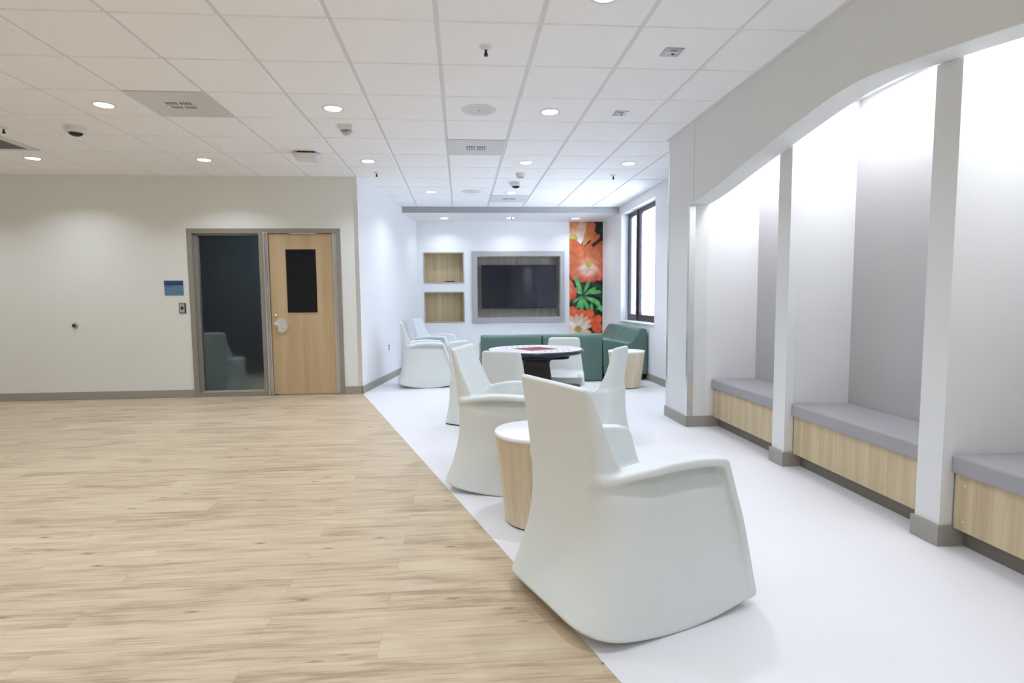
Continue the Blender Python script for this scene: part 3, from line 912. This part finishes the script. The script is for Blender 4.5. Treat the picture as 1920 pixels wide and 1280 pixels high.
# ------------------------------------------------------------------ benches in the alcoves
def make_bench(L, label):
    t = thing("built_in_bench", label, "bench", group="built-in alcove benches")
    m = MB(); m.box(2.412, 2.432, .008, L - .008, .094, .368, .001)
    fp = m.build("front_panel", M["ash"], t)
    for sz in (.14, .32):
        for syy in (.06, L - .06):
            s = MB(); s.lathe([(.006, 0), (.004, .002), (.001, .003)], 10)
            q = s.build("screw", M["steel"], fp, smooth=50); q.location = (2.412, syy, sz); q.rotation_euler = (0, -PI / 2, 0)
    MB().box(2.470, 2.485, .004, L - .004, 0, .096).build("toe_kick", M["kick"], t)
    MB().box(2.433, XW - .004, .008, L - .008, .094, .366).build("bench_box", M["ash"], t)
    m = MB(); m.box(2.388, XW - .003, .003, L - .003, .371, .462, .014, 3)
    m.build("seat_cushion", M["cushion"], t, smooth=50)
    return t
for (ya, yb, lb) in [(4.08, 5.246, "grey cushioned bench in the farthest alcove, next to the arch pier"), (2.71, 3.92, "grey cushioned bench in the middle alcove between two white posts"), (1.36, 2.56, "grey cushioned bench in the nearest alcove, cut by the right edge")]:
    b = make_bench(yb - ya, lb); b.location = (0, ya, 0)
    lt = thing("alcove_light", {4.08: "rectangular recessed light in the farthest alcove ceiling", 2.71: "rectangular recessed light in the middle alcove ceiling", 1.36: "rectangular recessed light in the nearest alcove ceiling"}[ya], "ceiling light", (2.585, (ya + yb) / 2, 2.615), group="alcove ceiling lights")
    hw, hl = .150, (yb - ya) / 2 - .11
    m = MB(); m.box(-hw - .02, hw + .02, -hl - .02, -hl, -.006, -.0005); m.box(-hw - .02, hw + .02, hl, hl + .02, -.006, -.0005); m.box(-hw - .02, -hw, -hl, hl, -.006, -.0005); m.box(hw, hw + .02, -hl, hl, -.006, -.0005)
    m.build("trim_frame", M["plastic"], lt)
    MB().box(-hw, hw, -hl, hl, -.004, -.0005).build("lens", M["nichelamp"], lt)

# ------------------------------------------------------------------ moulded seating
P, Q, Nn = isosurface(sd_rocker(), (-.03, -.37, -.02), (.90, .37, .96), .009)
def cl_rocker(c, n):
    x, y, z = c.T; ay = np.abs(y)
    k = np.full(len(c), "rocker_base", dtype=object)
    back = (z > .605) & (x < .27)
    inner = (ay < .275) & (z > .36) & (x > .16) & (n[:, 2] * .6 + n[:, 0] * .8 > .25) & (x < .36)
    seat = (ay < .285) & (z > .38) & (z < .56) & (x >= .30) & (n[:, 2] > .35)
    arm = (ay > .255) & (z > .555) & (x >= .10) & ~back
    k[arm & (y > 0)] = "arm_l"; k[arm & (y < 0)] = "arm_r"
    k[seat] = "seat"; k[inner & ~seat & ~arm] = "backrest"; k[back] = "backrest"
    return k
rocker = thing("rocking_chair", "large pale sage rocking chair in the foreground, seen from behind", "rocking chair", (.2526, 2.1163, 0), .379, "pale rocking chairs")
iso_parts(P, Q, Nn, cl_rocker, M["chair"], rocker, {"arm_l": "armrest", "arm_r": "armrest"})
ROCK = [(-.089, 3.93, -.283, "pale sage rocking chair behind the near white-topped side table, facing right"),
        (-.962, 8.29, .130, "pale rocking chair by the lounge wall, nearer of the far pair"),
        (-.858, 10.00, -.231, "pale rocking chair by the back wall below the wood niches")]
for x, y, a, lb in ROCK:
    c = copy_tree(rocker); c.location = (x, y, 0); c.rotation_euler = (0, 0, a); c["label"] = lb

P, Q, Nn = isosurface(sd_armless(), (-.04, -.26, -.01), (.53, .26, .86), .0095)
def cl_armless(c, n):
    x, y, z = c.T; ay = np.abs(y)
    k = np.full(len(c), "base", dtype=object)
    k[(z > .47) | ((ay < .19) & (x < .24) & (z > .40) & (n[:, 0] > .3))] = "backrest"
    k[(ay < .215) & (z > .39) & (z < .47) & (x > .16) & (n[:, 2] > .45)] = "seat"
    return k
armless = thing("armless_chair", "pale armless chair left of the game table, mostly hidden by a rocking chair", "chair", (-.044, 5.82, 0), -.659, "armless chairs round the game table")
iso_parts(P, Q, Nn, cl_armless, M["chair"], armless)
for sgn in (-1, 1):
    m = MB(); m.box(.012, .42, sgn * .200 - .012, sgn * .200 + .012, 0, .016)
    m.build("glide", M["black"], armless)
for x, y, a, lb in [(.311, 4.565, 1.151, "pale armless chair in front of the game table, its back to the camera"),
                    (1.399, 4.792, 2.528, "pale armless chair right of the game table, seen from its side"),
                    (1.118, 6.10, -1.77, "pale armless chair behind the game table, facing the camera")]:
    c = copy_tree(armless); c.location = (x, y, 0); c.rotation_euler = (0, 0, a); c["label"] = lb
# blurred chair in the dark room
c = copy_tree(armless); c.location = (-3.37, 7.97, 0); c.rotation_euler = (0, 0, 1.36)
c["label"] = "pale chair seen blurred through the dark sidelight glass"; c.name = "armless_chair_behind_glass"
del c["group"]

def make_sofa(H, label, loc, rz, group, low=.09):
    P, Q, Nn = isosurface(sd_sofa(H, low), (-.05, -.49, -.03), (.80, .49, .84), .013)
    k2 = H / .786
    def cl(c, n):
        x, y, z = c.T
        k = np.full(len(c), "body", dtype=object)
        k[(z > .555 * k2) & (x < .275)] = "backrest"
        k[(z > .52 * k2) & (x >= .275) & (n[:, 2] > .5)] = "seat"
        return k
    t = thing("lounge_seat", label, "lounge seat", loc, rz, group)
    iso_parts(P, Q, Nn, cl, M["green"], t)
    m = MB(); m.box(.05, .64, -.41, .41, 0, low + .01); m.build("toe_kick", M["black"], t)
    return t
a = make_sofa(.715, "green lounge seat on the left of the row, its back to the game table", (.745, 8.36, 0), PI / 2, "green lounge seats in a row", .006)
c = copy_tree(a); c.location = (1.665, 8.36, 0); c["label"] = "green lounge seat at the right end of the row, behind the armless chair"
a = make_sofa(.786, "green lounge seat under the window, nearer of the two", (XW - .012, 8.82, 0), PI, "green lounge seats under the window")
c = copy_tree(a); c.location = (XW - .012, 9.742, 0); c["label"] = "green lounge seat under the window, farther of the two"

# drum side tables
dr = thing("drum_side_table", "round wood drum table with white top beside the foreground rocking chair", "side table", (.43, 3.10, 0), 0, "drum side tables")
m = MB(); m.lathe([(.195, .010), (.248, .490)], 64); m.build("drum_body", M["drumwood"], dr, smooth=40)
m = MB(); m.lathe([(.248, .490), (.252, .492), (.254, .500), (.252, .510), (.247, .514)], 64); m.build("table_top", M["drumtop"], dr, smooth=50)
m = MB(); m.lathe([(.188, 0), (.188, .0105)], 48); m.build("base_ring", M["black"], dr, smooth=40)
c = copy_tree(dr); c.location = (2.30, 7.75, 0); c["label"] = "round pale wood drum table with white top by the green seats near the window"

# game table
gt = thing("game_table", "round game table with printed white top, navy edge and dark pedestal", "table", (.715, 5.44, 0))
m = MB(); m.lathe([(.30, .690), (.315, .694), (.42, .716), (.455, .722), (.470, .735), (.472, .746), (.466, .756), (.452, .760)], 72)
m.build("table_top", M["navy"], gt, smooth=50)
m = MB(); m.lathe([(.26, 0), (.26, .02), (.24, .05), (.19, .10), (.172, .20), (.160, .35), (.146, .50), (.132, .60), (.131, .63), (.142, .655), (.175, .672), (.30, .682), (.305, .692)], 64, power=5)
m.build("pedestal", M["espresso"], gt, smooth=50)
def disc_print():
    R, nr, na = .448, 46, 180
    vs, cols = [], []
    A = math.radians(-27)
    def col(x, y):
        u, v = x * math.cos(A) - y * math.sin(A), x * math.sin(A) + y * math.cos(A)
        r = math.hypot(x, y)
        wht = (.80, .80, .83)
        s = .165
        if abs(u) < s and abs(v) < s:
            i = int((u + s) / (2 * s) * 8); j = int((v + s) / (2 * s) * 8)
            return (.30, .018, .032) if (i + j) % 2 else (.20, .018, .03)
        if abs(u) < s + .012 and abs(v) < s + .012: return (.75, .55, .58)
        if r > .43: return wht
        # boards on the four sides: alternating points
        a, b = (u, v) if abs(u) > abs(v) else (v, u)
        q = int(math.floor(b / .034)) + int(math.floor(abs(a) / .052))
        if .20 < abs(a) < .40 and abs(b) < .22:
            if q % 2 == 0:
                return (.42, .43, .56) if (int(math.floor(b / .034)) % 4) else (.62, .45, .50)
            return (.74, .74, .80)
        return wht
    for i in range(nr + 1):
        for k in range(na):
            r = R * i / nr; an = 2 * PI * k / na
            x, y = r * math.cos(an), r * math.sin(an)
            vs.append((x, y, 0)); cols.append((*col(x, y), 1))
    fs = [(i * na + k, (i + 1) * na + k, (i + 1) * na + (k + 1) % na, i * na + (k + 1) % na) for i in range(1, nr) for k in range(na)]
    fs += [(k, na + k, na + (k + 1) % na) for k in range(na)]
    me = D.meshes.new("game_board_print"); me.from_pydata(vs, [], fs)
    ca = me.color_attributes.new("print", "FLOAT_COLOR", "POINT")
    ca.data.foreach_set("color", np.array(cols).ravel())
    me.materials.append(M["game"])
    o = D.objects.new("game_board_print", me); link(o, gt); o.location = (0, 0, .7607)
disc_print()

# ------------------------------------------------------------------ ceiling fittings
def make_downlight():
    t = thing("downlight", "round recessed downlight", "downlight", (0, 0, CH), group="round ceiling downlights")
    m = MB(); m.lathe([(.068, -.002), (.074, -.006), (.088, -.004), (.091, 0.0)], 32, cap0=False, cap1=False)
    m.build("trim_ring", M["plastic"], t, smooth=60)
    m = MB(); m.lathe([(.0695, -.0035), (.0695, -.0015)], 28)
    m.build("lens", M["lamp"], t)
    ld = D.lights.new("downlight_beam", "AREA"); ld.shape = "DISK"; ld.size = .13; ld.spread = math.radians(SPREAD); ld.energy = WATT; ld.color = (.785, .865, 1.0)
    lo = D.objects.new("downlight_beam", ld); link(lo, t); lo.location = (0, 0, -.0045)
    return t
dl0 = make_downlight()
first = True
DL = []
for x in (-6.5, -4.70, -2.87, -1.04, .795):
    for y in (-2.4, -.55, 1.28, 3.11, 5.0, 6.82):
        if x < -4 and y in (5.0,): continue
        DL.append((x, y, CH))
DL += [(2.03, 6.82, CH), (-.42, 8.68, CH), (.795, 8.70, CH), (2.03, 8.72, CH), (-.274, 10.65, 2.742), (.945, 10.62, 2.742), (2.17, 10.65, 2.742)]
NAMES = {(-2.87, 5.0): "left of the metal ceiling vent, nearest row seen on the left", (-1.04, 5.0): "near the clear-domed alarm, left of the picture's middle", (.795, 5.0): "right of the round ceiling speaker over the game table side",
         (.795, 3.11): "cut by the top edge of the picture", (-4.70, 6.82): "nearest the left edge by the door wall", (-2.87, 6.82): "in front of the dark sidelight by the door wall", (-1.04, 6.82): "at the corner where the lounge wall begins",
         (.795, 6.82): "over the middle of the lounge, nearer than the dome camera", (2.03, 6.82): "over the lounge at the right, near the window", (-.42, 8.68): "over the lounge, above the far rocking chairs", (.795, 8.70): "just behind the lounge dome camera", (2.03, 8.72): "over the green seats by the window",
         (-.274, 10.65): "in the lowered soffit above the wood niches", (.945, 10.62): "in the lowered soffit above the television", (2.17, 10.65): "in the lowered soffit above the flower print"}
for x, y, z in DL:
    o = dl0 if first else copy_tree(dl0)
    first = False
    if z < CH:
        for ch in o.children:
            if ch.type == "LIGHT":
                ch.data = D.lights.get("soffit_downlight_beam") or ch.data.copy()
                ch.data.name = "soffit_downlight_beam"; ch.data.energy = WATT * .42
    o.location = (x, y, z)
    o["label"] = "round lit downlight " + NAMES.get((x, y), "outside the picture in the near part of the room")
def speaker(x, y, lb):
    t = thing("ceiling_speaker", lb, "ceiling speaker", (x, y, CH), group="round ceiling speakers")
    m = MB(); m.lathe([(.112, -.004), (.130, -.006), (.146, -.004), (.150, 0)], 40, cap0=False, cap1=False); m.build("rim", M["plastic"], t, smooth=60)
    m = MB(); m.lathe([(.113, -.0042), (.113, -.002)], 40); m.build("grille", M["metalpanel"], t)
    MB().lathe([(.006, -.010), (.008, -.004)], 12).build("center_screw", M["greyplastic"], t)
speaker(.182, 4.98, "round white ceiling speaker left of the nearest centre downlight")
speaker(.189, 8.64, "round white ceiling speaker far back over the lounge")
def sprinkler(x, y, lb, z=CH):
    t = thing("ceiling_sprinkler", lb, "sprinkler", (x, y, z + .001), group="ceiling sprinklers")
    m = MB(); m.lathe([(.016, -.020), (.026, -.012), (.040, -.004), (.044, 0)], 24); m.build("escutcheon", M["plastic"], t, smooth=50)
    m = MB(); m.lathe([(.010, -.052), (.013, -.046), (.010, -.038), (.007, -.030), (.010, -.020)], 14); m.build("sprinkler_head", M["black"], t, smooth=50)
    m = MB(); m.lathe([(.014, -.056), (.014, -.053)], 14); m.build("deflector", M["black"], t)
sprinkler(.187, 3.77, "small dark-tipped sprinkler in the nearest middle ceiling tile")
sprinkler(-1.028, 7.40, "small sprinkler by the corner where the lounge wall begins")
sprinkler(2.02, 7.454, "small sprinkler over the lounge near the window")
sprinkler(-4.135, 5.66, "small sprinkler at the left edge of the ceiling")
sprinkler(.947, 10.40, "small white sprinkler in the soffit above the television", 2.742)
def plate(x, y, lb):
    t = thing("ceiling_sensor_plate", lb, "sensor plate", (x, y, CH), group="square steel ceiling plates")
    m = MB(); m.box(-.062, .062, -.062, .062, -.006, 0, .002); m.build("cover_plate", M["plate"], t)
    MB().box(-.045, .045, -.010, .006, -.008, -.0055).build("label_strip", M["plastic"], t)
    m = MB(); m.lathe([(.008, -.012), (.010, -.006)], 14, c=(.012, .018)); m.build("sensor_lens", M["black"], t)
    MB().box(-.02, .02, -.035, -.027, -.0075, -.0055).build("slot", M["slot"], t)
plate(1.41, 3.774, "small square steel plate in the ceiling, nearer of the two")
plate(1.419, 5.005, "small square steel plate in the ceiling, farther of the two")
def dome(x, y, r, lb):
    t = thing("dome_camera", lb, "security camera", (x, y, CH), group="ceiling dome cameras")
    m = MB(); m.lathe([(r * .62, -r * .62), (r * .90, -r * .50), (r, -r * .22), (r, 0)], 36); m.build("housing", M["plastic"], t, smooth=40)
    m = MB(); m.lathe([(.001, -r * .92), (r * .25, -r * .90), (r * .48, -r * .80), (r * .64, -r * .62)], 32); m.build("dark_dome", M["screen"], t, smooth=60)
    m = MB(); m.box(-r * .12, r * .12, -r - .001, -r + .006, -r * .30, -r * .22); m.build("mounting_slot", M["greyplastic"], t)
dome(-3.49, 5.624, .092, "white dome security camera with dark lens on the left of the ceiling")
dome(.787, 7.966, .088, "white dome security camera with dark lens over the lounge")
t = thing("ceiling_alarm_strobe", "clear-domed alarm strobe on the ceiling right of the left downlight", "alarm", (-1.027, 5.482, CH + .001))
MB().box(-.062, .062, -.062, .062, -.045, 0, .004).build("alarm_base", M["plastic"], t)
m = MB(); m.lathe([(.001, -.088), (.020, -.085), (.040, -.072), (.052, -.045)], 24); m.build("clear_dome", glass_mat("clear_alarm_dome", (.80, .80, .84)), t, smooth=60)
m = MB(); m.box(-.022, .022, -.010, .010, -.072, -.046, .003); m.tube([(.02, .02, -.05), (.02, .0, -.068), (.02, -.02, -.05)], .004, 8); m.build("flash_tube", M["steel"], t)
t = thing("smoke_detector", "small white smoke detector over the lounge before the dome camera", "smoke detector", (.794, 7.40, CH))
m = MB(); m.lathe([(.045, -.05), (.052, -.044), (.060, -.022), (.064, 0)], 28); m.build("detector_body", M["plastic"], t, smooth=40)
m = MB(); m.lathe([(.030, -.056), (.046, -.050)], 24); m.build("vent_ring", M["greyplastic"], t, smooth=40)
t = thing("wireless_access_point", "white square access point hanging under the ceiling before the door wall", "access point", (-1.641, 6.49, CH), .05)
MB().box(-.09, .09, -.09, .09, -.022, 0).build("mounting_bracket", M["black"], t)
m = MB(); m.lathe([(.085, -.075), (.118, -.070), (.132, -.055), (.135, -.030), (.130, -.024)], 48, power=6); m.build("access_point_case", M["plastic"], t, smooth=40)
def vent(i, j, lb, grille="slots"):
    x, y = TX + (i + .5) * TW, TY + (j + .5) * TW
    t = thing("ceiling_vent", lb, "ceiling vent", (x, y, CH), group="metal ceiling vent panels")
    h = TW / 2 - .005
    MB().box(-h, h, -h, h, -.004, .010, .002).build("vent_panel", M["metalpanel"], t)
    if grille == "slots":
        for s in (-1, 1):
            cx = s * .055
            for ya, yb in ((-.075, -.020), (.020, .075)):
                m = MB()
                for k in range(4): m.box(cx - .044 + k * .024, cx - .030 + k * .024, ya, yb, -.0052, -.0038)
                m.build("grille_slots", M["slot"], t)
            MB().box(s * .0575 - .0525, s * .0575 + .0525, -.008, .008, -.010, -.004, .002).build("grille_bar", M["plastic"], t)
    else:
        m = MB()
        for k in range(22): m.box(-.22, .22, -.215 + k * .02, -.203 + k * .02, -.0055, -.0038)
        m.build("grille_slots", M["slot"], t)
vent(-4, 2, "grey metal vent tile in the ceiling right of the left downlight")
vent(0, 4, "metal vent tile in the ceiling behind the near round speaker")
vent(1, 9, "metal vent tile in the ceiling in front of the television soffit")
vent(-8, 4, "metal ceiling tile with a dark louvred grille at the left edge", "louvre")

# ------------------------------------------------------------------ fill light added in the room behind the door, world
lp = D.lights.new("added_fill_behind_sidelight", "AREA"); lp.shape = "SQUARE"; lp.size = .3; lp.energy = 28; lp.color = (.85, .95, 1.0)  # unseen fill, added so the chair shows through the frosted glass
lo = D.objects.new("added_fill_behind_sidelight", lp); COL.objects.link(lo); lo.location = (-2.9, 8.5, 2.78)
wd = D.worlds.new("world"); SC.world = wd; wd.use_nodes = True
bg = wd.node_tree.nodes["Background"]; bg.inputs[0].default_value = (.75, .86, 1.0, 1); bg.inputs[1].default_value = 0.5

SC.view_settings.view_transform = "Standard"
SC.view_settings.look = "None"
SC.view_settings.gamma = 1.0
SC.view_settings.exposure = 0.65
SC.cycles.max_bounces = 14
SC.cycles.diffuse_bounces = 10
SC.cycles.transmission_bounces = 8
SC.cycles.transparent_max_bounces = 16
SC.cycles.sample_clamp_indirect = 6.0
SC.cycles.use_denoising = True
